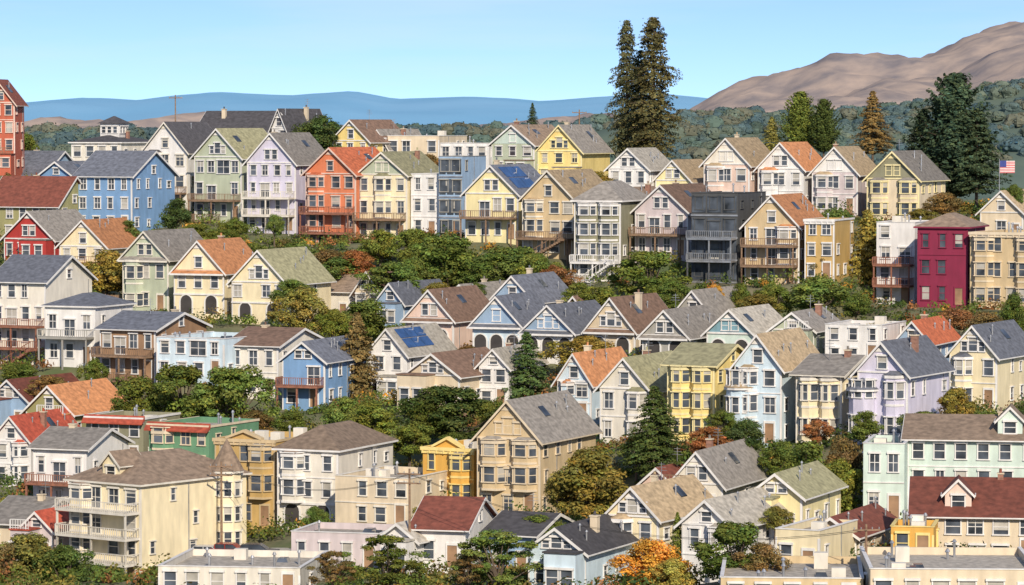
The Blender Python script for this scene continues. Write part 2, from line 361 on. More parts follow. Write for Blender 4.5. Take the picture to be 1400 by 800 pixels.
# ===== houses: ridge-top =====
H('vermilion_gabled_house',-26,20,110,140,235,570,'vermilion','redbrown',trim='pink',L=6,att=2,yaw=5)
H('cupola_villa',98,165,185,196,245,610,'offwhite','dark','hip',L=14,cupola=1)
H('long_dark_roof_house',268,372,153,183,245,620,'white','dark','side',L=11)
H('white_gabled_house',372,392,150,175,240,610,'white','dark')
H('white_gabled_house',197,256,168,206,292,565,'white','dark',att=1,bay='L',trim='offwhite',L=14,deck=[1])
H('sage_gabled_house',266,330,177,214,303,560,'sage','green',att=3,big=1,trim='white',deck=[1])
H('lavender_gabled_house',338,404,183,222,318,556,'lavender','gray',att=2,deck=[1,2],deckm=wallm('offwhite'))
H('orange_gabled_house',418,486,203,237,345,548,'orange','terracotta',att=1,deck=[1,2],deckm=REDWOOD,bay='L',bg=1,trim='pink')
H('cream_gabled_house',490,556,209,238,330,548,'cream','green',att=2,bay='C',trim='offwhite',deck=[1],gc='sage')
H('white_modern_house',562,600,238,238,325,548,'white','gravel','flat',cornice=False)
H('glass_modern_house',600,632,214,214,325,546,'bluegray','gravel','flat',cornice=False,glasswall=1,trim='gray',L=9)
H('blue_shingled_house',105,180,208,240,318,540,'skyblue','slate','side',L=13,yaw=26,bay='',gc='skyblue')
H('blue_gabled_house',55,100,222,240,300,556,'skyblue','slate','gable')
H('gray_roof_cottage',0,58,208,240,290,575,'bluegray','slate','side')
H('olive_cottage',-15,78,243,280,330,535,'olive','redbrown','side',L=10)
H('yellow_cottage',455,505,165,192,240,600,'yellow','brown')
H('beige_cottage',505,530,178,200,240,605,'beige','gray')
H('pale_flat_roof_house',530,600,186,186,245,605,'beige','gravel','flat',cornice=False)
H('white_flat_roof_house',602,668,196,196,250,590,'white','gravel','flat',cornice=False)
H('sage_victorian_house',672,730,172,197,240,580,'sage','gray',att=1,gc='palegreen')
H('yellow_victorian_house',735,795,172,206,250,580,'yellow','gray','gable',trim='paleyellow',att=3,dormer=[.0])
H('white_cottage',832,886,204,230,285,560,'white','light',att=2,L=12)
H('cream_cottage',896,944,220,246,285,562,'paleyellow','tan',att=2)
H('pink_victorian_house',962,1024,190,224,288,560,'pink','tan',att=2,bay='L',gc='offwhite')
H('white_victorian_house',1036,1098,196,230,292,560,'white','orange',att=2,bay='L')
H('gray_victorian_house',1110,1172,202,236,294,560,'mauve','tan',att=2,bay='L',gc='white')
H('beige_victorian_house',1185,1256,208,244,302,556,'beige','gray',att=2,bay='LR',gc='graygreen',trim='paleyellow')
H('tan_cottage',1340,1398,262,290,330,552,'beige','tan',att=1)
# ===== second terrace =====
H('pale_yellow_house',636,708,227,264,330,520,'paleyellow','slate',att=2,solar=1,deck=[1])
H('tan_gabled_house',714,786,234,272,352,515,'tan','tan',att=1,bay='L',deck=[1],stair=1,trim='offwhite')
H('olive_gray_victorian_house',785,848,248,276,385,506,'graygreen','gray','hip',bay='LR',trim='white',bg=1,deck=[1],deckm=wallm('white'),stair=1)
H('olive_gray_gabled_house',825,868,258,280,330,528,'graygreen','gray')
H('mauve_gabled_house',868,940,254,288,352,510,'mauve','brown',att=2,deck=[1])
H('black_modern_house',945,1008,264,264,386,500,'darkgray','gravel','flat',cornice=False,glasswall=1,trim='darkgray',deck=[1,2],deckm=METAL,L=11)
H('tan_orange_roof_house',1018,1092,268,308,390,500,'tan','orange',att=1,deck=[1,2],bay='R')
H('ochre_flat_house',1100,1140,300,300,385,498,'gold','gravel','flat',L=10)
H('white_stucco_house',1198,1250,304,304,418,500,'white','gravel','flat',cornice=False,deck=[1,2],deckm=REDWOOD)
H('magenta_italianate_house',1254,1322,292,312,420,492,'magenta','gray','hip',trim='magenta',nf=3,L=10)
H('tan_flat_house',1326,1420,318,318,422,490,'tan','gravel','flat',bay='LR',bg=1,trim='beige')
# ===== left terrace =====
H('red_gabled_house',6,74,290,326,358,520,'red','gray',att=2)
H('cream_orange_roof_house',82,146,302,336,385,505,'cream','orange',att=1)
H('sage_bungalow',168,230,317,352,428,485,'sage','gray',att=2,bay='L',pent=1,trim='offwhite')
H('cream_bungalow',238,306,330,370,434,480,'cream','orange',att=1,arch=2,pent=1)
H('cream_green_roof_house',317,392,343,385,442,476,'cream','green',att=3,arch=2,bay='')
H('gray_roof_bungalow',425,478,378,398,440,492,'offwhite','gray','side',L=10)
H('brown_roof_bungalow',486,520,372,398,450,488,'beige','brown')
H('white_tall_apartment_house',-10,62,352,384,505,458,'offwhite','slate','side',stair=1,deck=[1,2],deckm=REDWOOD,solar=0,L=12)
H('white_stilt_house',62,130,402,420,500,448,'white','slate','hip',deck=[1],deckm=wallm('gray'),L=10)
H('brown_deck_house',137,212,430,450,520,442,'brown','slate','side',deck=[1],deckm=WOOD,L=12)
H('pale_blue_flat_house',214,306,462,462,520,436,'paleblue','gravel','flat',cornice=False,big=1)
H('tan_roof_cottage',312,380,452,472,545,438,'offwhite','brown','side',L=12)
H('blue_cottage',386,444,468,492,560,432,'skyblue','slate',att=2,deck=[1],deckm=REDWOOD)
# ===== victorian row =====
H('gray_roof_house',516,552,388,412,450,480,'bluegray','slate')
H('pink_bungalow',555,620,397,435,482,462,'pink','brown',att=2,arch=2,pent=1)
H('mauve_back_house',610,650,390,410,450,482,'pink','gray')
H('blue_gray_victorian_house',672,730,378,410,470,478,'bluegray','slate',att=1)
H('blue_white_victorian_house',646,712,406,443,490,458,'paleblue','slate',att=1,arch=3,pent=1,gc='bluegray')
H('white_arched_victorian_house',716,784,418,452,494,454,'white','slate',att=3,arch=3,pent=1,gc='bluegray')
H('brown_back_house',770,800,406,425,470,476,'brown','brown')
H('beige_arched_victorian_house',803,868,408,450,494,454,'beige','brown',att=3,arch=2,pent=1)
H('gray_back_house',920,975,398,432,480,470,'gray','gray')
H('sage_arched_victorian_house',878,940,425,458,498,450,'gray','gray',att=2,arch=2,pent=1)
H('mint_victorian_house',966,1030,424,455,498,450,'palegreen','light',att=2,arch=2,gc='teal')
H('gray_bungalow',1055,1112,428,450,490,452,'sage','gray',att=1)
H('white_long_flat_house',1128,1205,444,444,500,450,'white','gravel','flat',cornice=False,L=10)
H('pale_blue_orange_roof_house',1225,1270,440,466,530,452,'bluegray','terracotta',att=1)
H('cream_gabled_house',1298,1362,446,484,562,440,'cream','slate',att=3,bay='L',trim='white')
# ===== fourth terrace =====
H('white_solar_house',504,556,450,482,545,445,'white','light',att=1,solar=1)
H('brown_wide_gable_house',556,628,484,512,562,435,'beige','brown',att=3)
H('white_back_cottage',655,695,478,500,560,440,'white','light')
H('white_orange_roof_house',762,808,484,520,580,424,'paleblue','orange',att=1,bay='L')
H('white_bay_house',820,888,490,530,608,412,'offwhite','green',att=1,bay='R')
H('yellow_bay_house',912,976,474,498,604,408,'yellow','green','side',bay='LR',bg=1,L=10,trim='paleyellow')
H('mint_bay_house',1004,1068,458,500,610,402,'paleblue','tan',att=1,bay='L',bg=1,turret='L',tr=1.5,th=-2.5,tc=1.4)
H('cream_bay_house',1088,1150,490,512,606,400,'cream','gray','side',bay='LR',bg=1,L=11,trim='offwhite')
H('lavender_victorian_house',1172,1240,468,508,604,396,'lavender','slate',att=1,bay='R',bg=1,turret='L',tr=1.5,th=-2.0,tc=1.2,L=12)
# ===== lower streets =====
H('teal_cottage',-12,38,520,545,590,430,'bluegray','redbrown')
H('olive_orange_roof_house',36,100,528,562,610,420,'olive','orange',att=1)
H('white_red_roof_house',-10,42,570,602,665,404,'white','redtile',att=1,bay='R')
H('graygreen_tile_cornice_house',118,196,570,570,640,404,'graygreen','gravel','flat',tile=1,L=9)
H('green_tile_cornice_house',204,286,580,580,690,396,'green','gravel','flat',tile=1,bay='L',L=11,trim='beige')
H('white_deck_house',46,118,590,612,705,384,'white','gray','side',deck=[1,2],deckm=REDWOOD,L=10)
H('cream_queen_anne_house',95,192,622,660,800,352,'cream','gray','hip',trim='offwhite',turret='R',tr=1.5,th=.5,tc=3.2,ty=13,deck=[1,2,3],deckm=wallm('offwhite'),nf=4,L=16,yaw=34,dormer=[0],bay='L')
H('gold_italianate_house',294,376,590,600,722,380,'gold','gravel','flat',bay='R',trim='tan',L=11,nf=3)
H('white_ornate_victorian_house',379,462,584,616,724,378,'offwhite','gray','hip',bay='L',arch=2,nf=3,trim='white',L=14)
H('beige_flat_house',458,560,652,652,722,372,'beige','gravel','flat',cornice=False,trim='offwhite',L=12,nf=2)
H('ochre_parapet_house',578,648,600,612,695,382,'ochre','gravel','flat',bay='R',trim='yellow',L=10,nf=2)
H('tan_three_storey_house',652,738,548,598,708,378,'tan','gray',att=3,trim='beige',gc='tan',L=15,nf=3,bay='LR')
H('white_gray_roof_house',918,988,618,660,712,374,'offwhite','gray',att=2,L=15)
H('yellow_back_house',1026,1096,648,676,740,358,'paleyellow','green',att=2)
H('cream_dormer_house',830,900,666,704,800,350,'cream','tan',att=3,bay='L')
H('white_light_roof_house',932,1000,684,716,800,344,'white','light',att=1,bay='R')
H('seafoam_deck_house',1180,1236,606,606,712,374,'palegreen','gravel','flat',cornice=False,L=10,deck=[2],deckm=REDWOOD,yaw=14)
H('seafoam_apartment_house',1240,1420,574,600,712,380,'palegreen','gray','side',L=11,nf=3,yaw=12,dormer=[.55])
H('red_roof_flats',1250,1420,662,704,775,352,'beige','redbrown','side',L=11,yaw=10,dormer=[-.3],gc='pink')
H('ochre_garden_house',1218,1276,720,720,770,342,'ochre','gravel','flat',cornice=False,L=6,trim='yellow',yaw=14)
H('brown_red_roof_cottage',566,636,688,722,780,352,'white','redbrown','side',L=11,yaw=16)
H('dark_roof_cottage',664,730,708,730,790,356,'bluegray','dark','side',L=10)
H('pale_blue_gabled_house',722,800,722,752,815,336,'paleblue','dark',att=3)
H('gray_wall_garage',398,520,728,728,780,356,'mauve','gravel','flat',cornice=False,L=9,yaw=16)
H('white_small_cottage',520,570,716,736,790,350,'white','light')
H('gray_roof_house_front',-20,40,688,715,770,362,'beige','gray','side')
H('pink_gable_cottage',30,72,700,722,775,356,'mauve','redtile')
H('flat_roof_block',216,410,775,775,820,330,'offwhite','gravel','flat',cornice=False,L=14,yaw=8)
H('flat_roof_block',985,1180,790,790,840,318,'tan','gravel','flat',cornice=False,L=16,yaw=8)
H('flat_roof_block',1190,1420,778,778,840,322,'beige','gravel','flat',cornice=False,L=16,yaw=6)
H('beige_cottage',1104,1170,708,730,780,350,'beige','redbrown')
H('beige_gabled_cottage',1060,1120,724,724,790,340,'cream','gravel','flat',cornice=False,L=10)
H('brown_roof_cottage',878,920,640,660,720,384,'pink','redbrown')
# ---------- terrain ----------
CP=np.array(CTRL+[(x_,700,48.) for x_ in range(-140,160,40)])
def hz(x,y):
    x=np.asarray(x,float);y=np.asarray(y,float)
    d2=((x[...,None]-CP[:,0])**2+((y[...,None]-CP[:,1])*1.3)**2)+9.0
    w=1/d2**2.0
    z=(w*CP[:,2]).sum(-1)/w.sum(-1)-.15
    sm=lambda t:(lambda t:t*t*(3-2*t))(np.clip(t,0,1))
    zb=z*(1-sm((y-640)/220))+5*sm((y-640)/220)
    low=np.maximum(6,57-0.19*np.abs(y))
    zf=low*(1-sm((y-200)/110))+zb*sm((y-200)/110)
    fx=sm((np.abs(x)-150)/400); zf=zf*(1-fx)+np.where((y>200),8,low)*fx
    return zf
def gz(x,y): return float(hz(np.array([x]),np.array([y]))[0])
xs=np.concatenate([[-30000,-12000,-5000,-2000,-900,-500,-300,-200],np.arange(-130,131,1.6),[200,300,500,900,2000,5000,12000,30000]])
ys=np.concatenate([[-3000,-500,-100,0,60,120,180,230,270],np.arange(300,701,2.0),[760,850,1000,1400,2500,5000,12000,30000]])
X,Y=np.meshgrid(xs,ys); Z=np.vstack([hz(X[i],Y[i]) for i in range(len(ys))])
nx,ny=len(xs),len(ys)
V=np.stack([X.ravel(),Y.ravel(),Z.ravel()],1)
I=np.arange(nx*ny).reshape(ny,nx); Q=np.stack([I[:-1,:-1].ravel(),I[:-1,1:].ravel(),I[1:,1:].ravel(),I[1:,:-1].ravel()],1)
me=bpy.data.meshes.new('ground'); me.from_pydata(V.tolist(),[],Q.tolist())
g=bpy.data.objects.new('ground',me); sc.collection.objects.link(g)
m,nt,p=newmat('garden_ground'); n,cr=noisemix(nt,(.22,.19,.11),1,1,.22,detail=6,tintA=(.08,.11,.04))
nt.links.new(cr.outputs[0],p.inputs['Base Color']); p.inputs['Roughness'].default_value=1; me.materials.append(m)
for pl in me.polygons: pl.use_smooth=True
# ---------- foliage ----------
def leafmat():
    m=bpy.data.materials.new('foliage_leaves'); m.use_nodes=True; nt=m.node_tree; nt.nodes.clear()
    out=nt.nodes.new('ShaderNodeOutputMaterial'); df=nt.nodes.new('ShaderNodeBsdfDiffuse'); tr=nt.nodes.new('ShaderNodeBsdfTranslucent'); mx=nt.nodes.new('ShaderNodeMixShader')
    oi=nt.nodes.new('ShaderNodeObjectInfo'); at=nt.nodes.new('ShaderNodeAttribute'); at.attribute_name='tint'
    m1=nt.nodes.new('ShaderNodeMix'); m1.data_type='RGBA'; m1.blend_type='MULTIPLY'; m1.inputs[0].default_value=1
    nt.links.new(oi.outputs['Color'],m1.inputs[6]); nt.links.new(at.outputs['Color'],m1.inputs[7])
    nt.links.new(m1.outputs[2],df.inputs[0]); nt.links.new(m1.outputs[2],tr.inputs[0])
    mx.inputs[0].default_value=.28; nt.links.new(df.outputs[0],mx.inputs[1]); nt.links.new(tr.outputs[0],mx.inputs[2]); nt.links.new(mx.outputs[0],out.inputs[0])
    return m
LEAF=leafmat(); BARK=rough('tree_bark',(.12,.09,.065))
def leaves(C,N,s,jit=.4):
    n=len(C); N=N+NR.normal(0,jit,(n,3)); N/=np.linalg.norm(N,axis=1)[:,None]+1e-9
    T=np.cross(N,NR.normal(0,1,(n,3))); T/=np.linalg.norm(T,axis=1)[:,None]+1e-9; Bn=np.cross(N,T)
    s=s[:,None]
    V=np.stack([C-T*s,C-Bn*s*.62+N*s*.1,C+T*s,C+Bn*s*.62-N*s*.15],1).reshape(-1,3)
    return V
def tubes(segs,n=6):
    V=[];Fc=[]
    for p,q,r0,r1 in segs:
        p=Vector(p);q=Vector(q);d=(q-p).normalized();a=d.orthogonal().normalized();b=d.cross(a);o=len(V)
        for c,r in((p,r0),(q,r1)):
            for i in range(n): V.append(tuple(c+a*r*math.cos(6.2832*i/n)+b*r*math.sin(6.2832*i/n)))
        Fc+=[(o+i,o+(i+1)%n,o+n+(i+1)%n,o+n+i) for i in range(n)]
    return V,Fc
def mkmesh(name,LV,tint,segs):
    tv,tf=tubes(segs) if segs else ([],[])
    n=len(LV)//4; o=len(tv)
    V=np.vstack([np.array(tv).reshape(-1,3),LV]) if tv else LV
    Fc=[tuple(f) for f in tf]+(np.arange(n*4).reshape(-1,4)+o).tolist()
    me=bpy.data.meshes.new(name); me.from_pydata(V.tolist(),[],Fc)
    me.materials.append(BARK); me.materials.append(LEAF)
    mi=np.zeros(len(Fc),dtype=np.int32); mi[len(tf):]=1; me.polygons.foreach_set('material_index',mi)
    ca=me.color_attributes.new('tint','FLOAT_COLOR','POINT')
    cols=np.ones((len(V),4),dtype=np.float32); cols[o:,:3]=np.repeat(tint,4,axis=0); ca.data.foreach_set('color',cols.ravel())
    return me
def tintof(n,base=None,amp=.22):
    k=np.exp(NR.normal(0,amp,(n,1))); h=NR.normal(0,.1,(n,1))
    return np.clip(np.hstack([k*(1+h),k,k*(1-h)]),.25,2.4)
def rdir(n):
    d=NR.normal(0,1,(n,3)); return d/np.linalg.norm(d,axis=1)[:,None]
def broad(name,seed,nl=46,flat=.85,per=230,ls=.019,spread=.36,rr_=(.065,.14)):
    rg=random.Random(seed); Cs=[];Ns=[];Ts=[];Ss=[];segs=[((0,0,-.35),(0,0,.3),.03,.02)]
    lean=rg.uniform(-.08,.08)
    for i in range(nl):
        th=rg.uniform(0,6.28); q=rg.random()**.45; hgt=rg.uniform(0,1)
        rr=spread*q*math.sin(math.pi*min(.95,.2+.7*hgt))*(1+.22*math.sin(th*2+seed)+.15*math.sin(th*3+seed*2)); c=np.array([rr*math.cos(th)+lean*hgt,rr*math.sin(th),.22+.64*hgt])
        r=rg.uniform(*rr_)
        if i%2==0: segs.append(((0,0,rg.uniform(.1,.3)),tuple(c),.012,.003))
        d=rdir(per); d[:,2]=np.abs(d[:,2])*np.where(NR.random(per)<.72,1,-1)
        rad=r*NR.uniform(.3,1.25,per)**.55
        P=c+d*rad[:,None]*np.array([1,1,flat])+NR.normal(0,.008,(per,3))
        Cs.append(P);Ns.append(d+np.array([0,0,.35]));Ss.append(NR.uniform(.6,1.3,per)*ls)
        Ts.append(tintof(per)*rg.uniform(.72,1.32)*np.array([rg.uniform(.9,1.18),1,rg.uniform(.85,1.1)]))
    C=np.vstack(Cs);N=np.vstack(Ns);s=np.concatenate(Ss);T=np.vstack(Ts)
    return mkmesh(name,leaves(C,N,s),T,segs)
def conif(name,seed,prof,nlev=46,nb=8,ls=.011,droop=.12,gap=.12):
    rg=random.Random(seed); Cs=[];Ns=[];Ts=[];segs=[((0,0,-.15),(0,0,.55),.017,.01),((0,0,.55),(0,0,.99),.01,.001)]
    for i in range(nlev):
        t=(i+rg.random()*.8)/nlev; z=.06+.93*t; r0=prof(t)
        for j in range(nb):
            if rg.random()<gap: continue
            a=rg.uniform(0,6.28); r=r0*rg.uniform(.55,1.15); n=int(14+r*190)
            u=NR.uniform(.12,1,n)**.8
            dz=-droop*r*u*u*1.5+.06*u*r
            wd=NR.normal(0,.02+.11*r,(n,1))*(1.15-u[:,None]); dirv=np.array([math.cos(a),math.sin(a)]); per=np.array([-dirv[1],dirv[0]])
            xy=dirv*(u*r)[:,None]+per*wd
            P=np.column_stack([xy,z+dz+NR.normal(0,.006,n)]); Cs.append(P)
            Ns.append(np.column_stack([np.tile(dirv*.9,(n,1)),np.ones(n)*.8])); Ts.append(tintof(n,amp=.25)*rg.uniform(.7,1.35))
            if j%2==0: segs.append(((0,0,z),(dirv[0]*r*.8,dirv[1]*r*.8,z-droop*r*.6),.004,.001))
    C=np.vstack(Cs);N=np.vstack(Ns);T=np.vstack(Ts)
    return mkmesh(name,leaves(C,N,NR.uniform(.7,1.3,len(C))*ls),T,segs)
BRO=[broad('broadleaf_crown',s) for s in range(7)]
OAK=[broad('wide_crown',s+20,nl=54,flat=.8,spread=.42,rr_=(.055,.12)) for s in range(4)]
PIN=[broad('pine_crown',s+40,nl=48,flat=.42,per=200,spread=.42,ls=.016,rr_=(.06,.12)) for s in range(3)]
CON=[conif('conifer_crown',s+60,lambda t:.34*(1-t)**.75*(.5+.5*min(1,t*6))+.01) for s in range(3)]
RED=[conif('redwood_crown',s+70,lambda t:.19*(1-t)**.55*(.55+.45*min(1,t*5))*(1+.25*math.sin(t*23))+.008,nlev=60,nb=9,ls=.0075,gap=.25,droop=.2) for s in range(3)]
CYP=[conif('cypress_crown',s+80,lambda t:.30*(1-t)**.55*min(1,.6+t*3)+.01,nlev=50,nb=9,ls=.012,gap=.05,droop=-.5) for s in range(2)]
KIND={'b':(BRO,'broadleaf_tree',.82),'o':(OAK,'oak_tree',.92),'p':(PIN,'monterey_pine_tree',.95),'c':(CON,'conifer_tree',.62),'r':(RED,'redwood_tree',.36),'y':(CYP,'cypress_tree',.56)}
TC={'g':(.155,.205,.05),'d':(.095,.14,.045),'o':(.28,.245,.065),'y':(.44,.35,.08),'r':(.38,.18,.075),'n':(.23,.17,.07),'k':(.075,.105,.055),'l':(.21,.26,.06),'a':(.62,.34,.07),'w':(.15,.145,.065)}
def tree(u,vt,wp,hp,D,k='b',c='g',name=None):
    D=row(D,u); x,y,z=pos(u,vt+hp,D); hh=hp*D/F; ww=wp*D/F
    ms,nm,nw=KIND[k]; me=R.choice(ms); o=bpy.data.objects.new(name or nm,me); sc.collection.objects.link(o)
    o.location=(x,y,z); sx=ww/nw; o.scale=(sx,sx*R.uniform(.9,1.1),hh/.98); o.rotation_euler=(0,0,R.uniform(0,6.28))
    cc=TC[c]; f=R.uniform(.82,1.14); h_=R.uniform(.9,1.12); o.color=(cc[0]*f*h_,cc[1]*f,cc[2]*f/h_,1)
T=tree
for a in [(857,30,62,190,600,'r','w'),(893,26,86,200,595,'r','w'),(876,70,60,150,602,'r','k'),(1094,128,66,85,590,'y','g'),(1126,138,56,75,588,'y','d'),(1193,125,62,90,585,'c','n'),(1055,160,40,50,590,'c','o'),
 (1305,106,130,175,580,'y','k'),(1262,150,90,110,582,'c','k'),(1335,150,100,120,578,'c','k'),(728,141,24,44,600,'c','k'),(1186,288,98,155,508,'c','o'),(720,454,92,118,442,'c','d'),(488,428,98,155,442,'c','n'),
 (895,528,104,125,390,'c','d'),(926,700,36,90,345,'c','g'),
 (442,156,74,65,600,'b','d'),(38,180,44,60,590,'b','g'),(145,340,86,72,492,'b','o'),(414,390,80,80,462,'b','o'),(500,404,92,70,468,'b','g'),(540,356,90,60,488,'b','g'),(612,316,118,100,505,'o','g'),(575,350,70,60,500,'b','l'),
 (700,334,110,72,500,'o','g'),(655,350,70,55,498,'b','g'),(760,360,60,45,495,'b','r'),(735,345,60,50,495,'b','l'),(888,338,112,78,490,'o','g'),(1120,376,96,66,478,'b','l'),(1060,388,60,50,478,'b','g'),(1010,385,40,50,480,'b','g'),(978,388,26,28,478,'b','a'),(920,380,60,50,484,'b','g'),
 (240,270,50,50,520,'b','d'),(375,290,32,38,530,'b','g'),(322,296,40,40,528,'b','g'),(265,305,70,40,515,'b','l'),(405,330,80,50,510,'b','g'),(450,340,70,50,505,'b','n'),(490,340,60,50,500,'b','r'),(520,312,60,55,515,'b','l'),(560,310,60,60,512,'b','g'),(470,350,90,50,498,'b','g'),
 (345,330,60,40,512,'b','l'),(300,322,50,34,514,'b','g'),(820,390,70,50,480,'b','g'),(790,385,50,40,478,'b','l'),(805,230,70,36,560,'b','o'),(770,238,40,28,560,'b','g'),(580,210,60,34,570,'b','n'),
 (250,492,130,100,420,'o','g'),(320,495,120,105,418,'o','l'),(190,512,80,80,420,'b','g'),(350,560,60,40,415,'b','n'),(510,548,84,60,405,'b','l'),(620,522,140,96,408,'o','d'),(580,545,70,70,405,'b','g'),(680,545,60,60,410,'b','g'),(470,540,60,60,412,'b','l'),
 (812,608,122,115,366,'b','o'),(770,640,60,70,366,'b','o'),(798,456,90,60,448,'b','o'),(1018,568,62,60,392,'b','d'),(965,582,66,46,390,'b','r'),(1150,590,70,90,384,'b','n'),(1100,600,90,100,380,'b','g'),(1140,625,80,90,376,'b','l'),(1065,600,60,60,388,'b','g'),
 (1305,528,66,56,400,'b','o'),(1350,560,60,50,392,'b','g'),(305,678,70,78,368,'b','o'),(282,700,50,50,375,'b','r'),(40,722,120,100,336,'o','o'),(90,740,80,80,334,'b','g'),(10,735,70,80,334,'b','n'),(160,775,50,40,335,'b','g'),
 (530,724,110,90,334,'p','g'),(680,716,140,100,332,'p','g'),(640,750,70,60,330,'p','n'),(455,748,70,64,332,'p','n'),(1005,708,120,100,330,'o','g'),(1040,740,70,60,328,'b','n'),(888,734,96,86,332,'b','a'),(918,762,64,56,330,'b','y'),
 (1388,398,50,80,470,'b','g'),(1260,284,44,30,540,'b','o'),(1290,262,60,40,548,'b','n'),(1300,420,70,40,470,'b','r'),(1345,425,60,36,468,'b','n'),(1120,340,40,40,500,'b','n'),(1270,425,60,50,465,'b','g'),(1385,250,30,40,555,'b','g'),(1140,285,60,40,540,'b','g'),
 (130,488,40,50,435,'b','g'),(30,495,70,40,440,'b','g'),(70,512,60,40,432,'b','n'),(105,600,40,30,400,'b','g'),(1120,800,60,50,325,'b','g'),(740,700,70,40,360,'b','g'),(830,440,50,40,462,'b','g'),(640,470,40,36,452,'b','n'),
 (400,380,60,44,470,'b','g'),(455,420,50,50,462,'b','l'),(170,300,50,40,518,'b','g'),(120,395,60,40,478,'b','g'),(1200,440,50,36,458,'b','o'),(990,560,50,40,396,'b','g'),(740,575,60,50,402,'b','g'),(400,560,60,50,412,'b','g'),(430,690,40,40,366,'b','g'),(575,690,40,40,366,'b','o'),
 (650,385,50,36,486,'b','g'),(600,385,60,40,488,'b','o'),(860,400,60,36,480,'b','l'),(1040,400,70,40,474,'b','o'),(1170,400,50,40,474,'b','g'),(620,590,60,50,398,'b','g'),(560,580,70,50,400,'b','l'),(870,590,50,50,396,'b','g'),(1120,572,50,40,394,'b','r'),(1260,560,60,40,392,'b','g'),(1180,560,50,50,390,'b','g'),(1060,690,50,40,352,'b','o'),(700,590,50,40,398,'b','n')]: T(*a)
YR=lambda x:369-.1*(x+27)
x0_=pos(258,760,366)[0]; x1_=pos(396,760,366)[0]
def free(x,y,mg=.8):
    if x0_-1<x<x1_+1 and abs(y-YR(x))<7: return False
    for fx,fy,a,w,L in FOOT:
        dx,dy=x-fx,y-fy
        if abs(dx)>25 or abs(dy)>25: continue
        c,s=math.cos(-a),math.sin(-a); lx=c*dx-s*dy; ly=s*dx+c*dy
        if -w/2-mg<lx<w/2+mg and -2.2<ly<L+mg: return False
    return True
Cs=[];Ns=[];Ss=[];Ts=[]; cnt=0
pal=[TC[c] for c in 'ggdolgdnrgdlao']
while cnt<3700:
    y=R.uniform(322,600); x=R.uniform(-.16,.16)*y
    if not free(x,y): continue
    cnt+=1; z=gz(x,y); r=R.uniform(.6,2.1)*R.uniform(.7,1); n=90
    d=rdir(n); d[:,2]=np.abs(d[:,2]); P=np.array([x,y,z+r*.25])+d*r*NR.uniform(.5,1.2,n)[:,None]*np.array([1,1,R.uniform(.6,1.2)])
    Cs.append(P);Ns.append(d);Ss.append(NR.uniform(.1,.26,n)); Ts.append(tintof(n)*np.array(R.choice(pal))*R.uniform(.6,1.1))
me=mkmesh('hillside_shrubs',leaves(np.vstack(Cs),np.vstack(Ns),np.concatenate(Ss)),np.vstack(Ts),None)
o=bpy.data.objects.new('hillside_shrubs',me); sc.collection.objects.link(o); o.color=(1,1,1,1)
# ---------- distant hills ----------
def hill(name,pts,D,dep,base,lo,hi,amp,ns,scale,ny=50,nx=260,seed=0):
    us=np.linspace(-1200,2600,nx); pv=np.interp(us,[p[0] for p in pts],[p[1] for p in pts]); V=[]
    for j in range(ny):
        t=j/(ny-1); pr=math.sin(math.pi*t)**.9; y=D+(t-.5)*2*dep
        for i,u in enumerate(us):
            pk=pos(u,pv[i],D); x=pk[0]
            nz=mnoise.fractal(Vector((x/ns+seed,y/ns,seed)),1.,2.,6)
            V.append((x,y,base+(pk[2]-base)*pr*(1+.25*nz*(1-pr))+amp*nz*pr))
    Fc=[(j*nx+i,j*nx+i+1,(j+1)*nx+i+1,(j+1)*nx+i) for j in range(ny-1) for i in range(nx-1)]
    me=bpy.data.meshes.new(name); me.from_pydata(V,[],Fc)
    for p_ in me.polygons: p_.use_smooth=True
    m,nt,p=newmat(name+'_hazed_surface'); n,cr=noisemix(nt,hi,1,1,scale,detail=9,tintA=lo); nt.links.new(cr.outputs[0],p.inputs['Base Color']); p.inputs['Roughness'].default_value=1; p.inputs['Specular IOR Level'].default_value=0
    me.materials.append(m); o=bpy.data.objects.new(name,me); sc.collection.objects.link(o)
    return np.array(V).reshape(ny,nx,3)
hill('far_blue_hills',[(-1200,145),(30,142),(120,135),(200,138),(300,127),(400,131),(480,126),(540,137),(640,133),(740,140),(800,136),(900,130),(1000,138),(1100,145),(2600,140)],14000,3000,-60,(.19,.41,.62),(.24,.46,.67),14,900,.0012)  # pale blue of the distance haze is put into the surface colours
hill('brown_hill',[(-1200,200),(900,168),(980,148),(1020,138),(1075,122),(1130,104),(1200,96),(1245,89),(1300,70),(1350,58),(1400,48),(1600,30),(2600,60)],5200,1500,-30,(.22,.20,.21),(.50,.39,.32),34,260,.022,nx=420,ny=70)  # haze painted in: browns made paler and greyer for distance
G1=hill('wooded_hill',[(-1200,192),(0,184),(200,186),(400,184),(600,186),(740,180),(830,172),(930,162),(1000,158),(1080,164),(1150,156),(1230,150),(1300,140),(1350,128),(1400,116),(1500,105),(2600,120)],1400,260,10,(.09,.13,.12),(.14,.18,.14),3,60,.05)  # greens shifted bluish to carry the haze in the surface colour
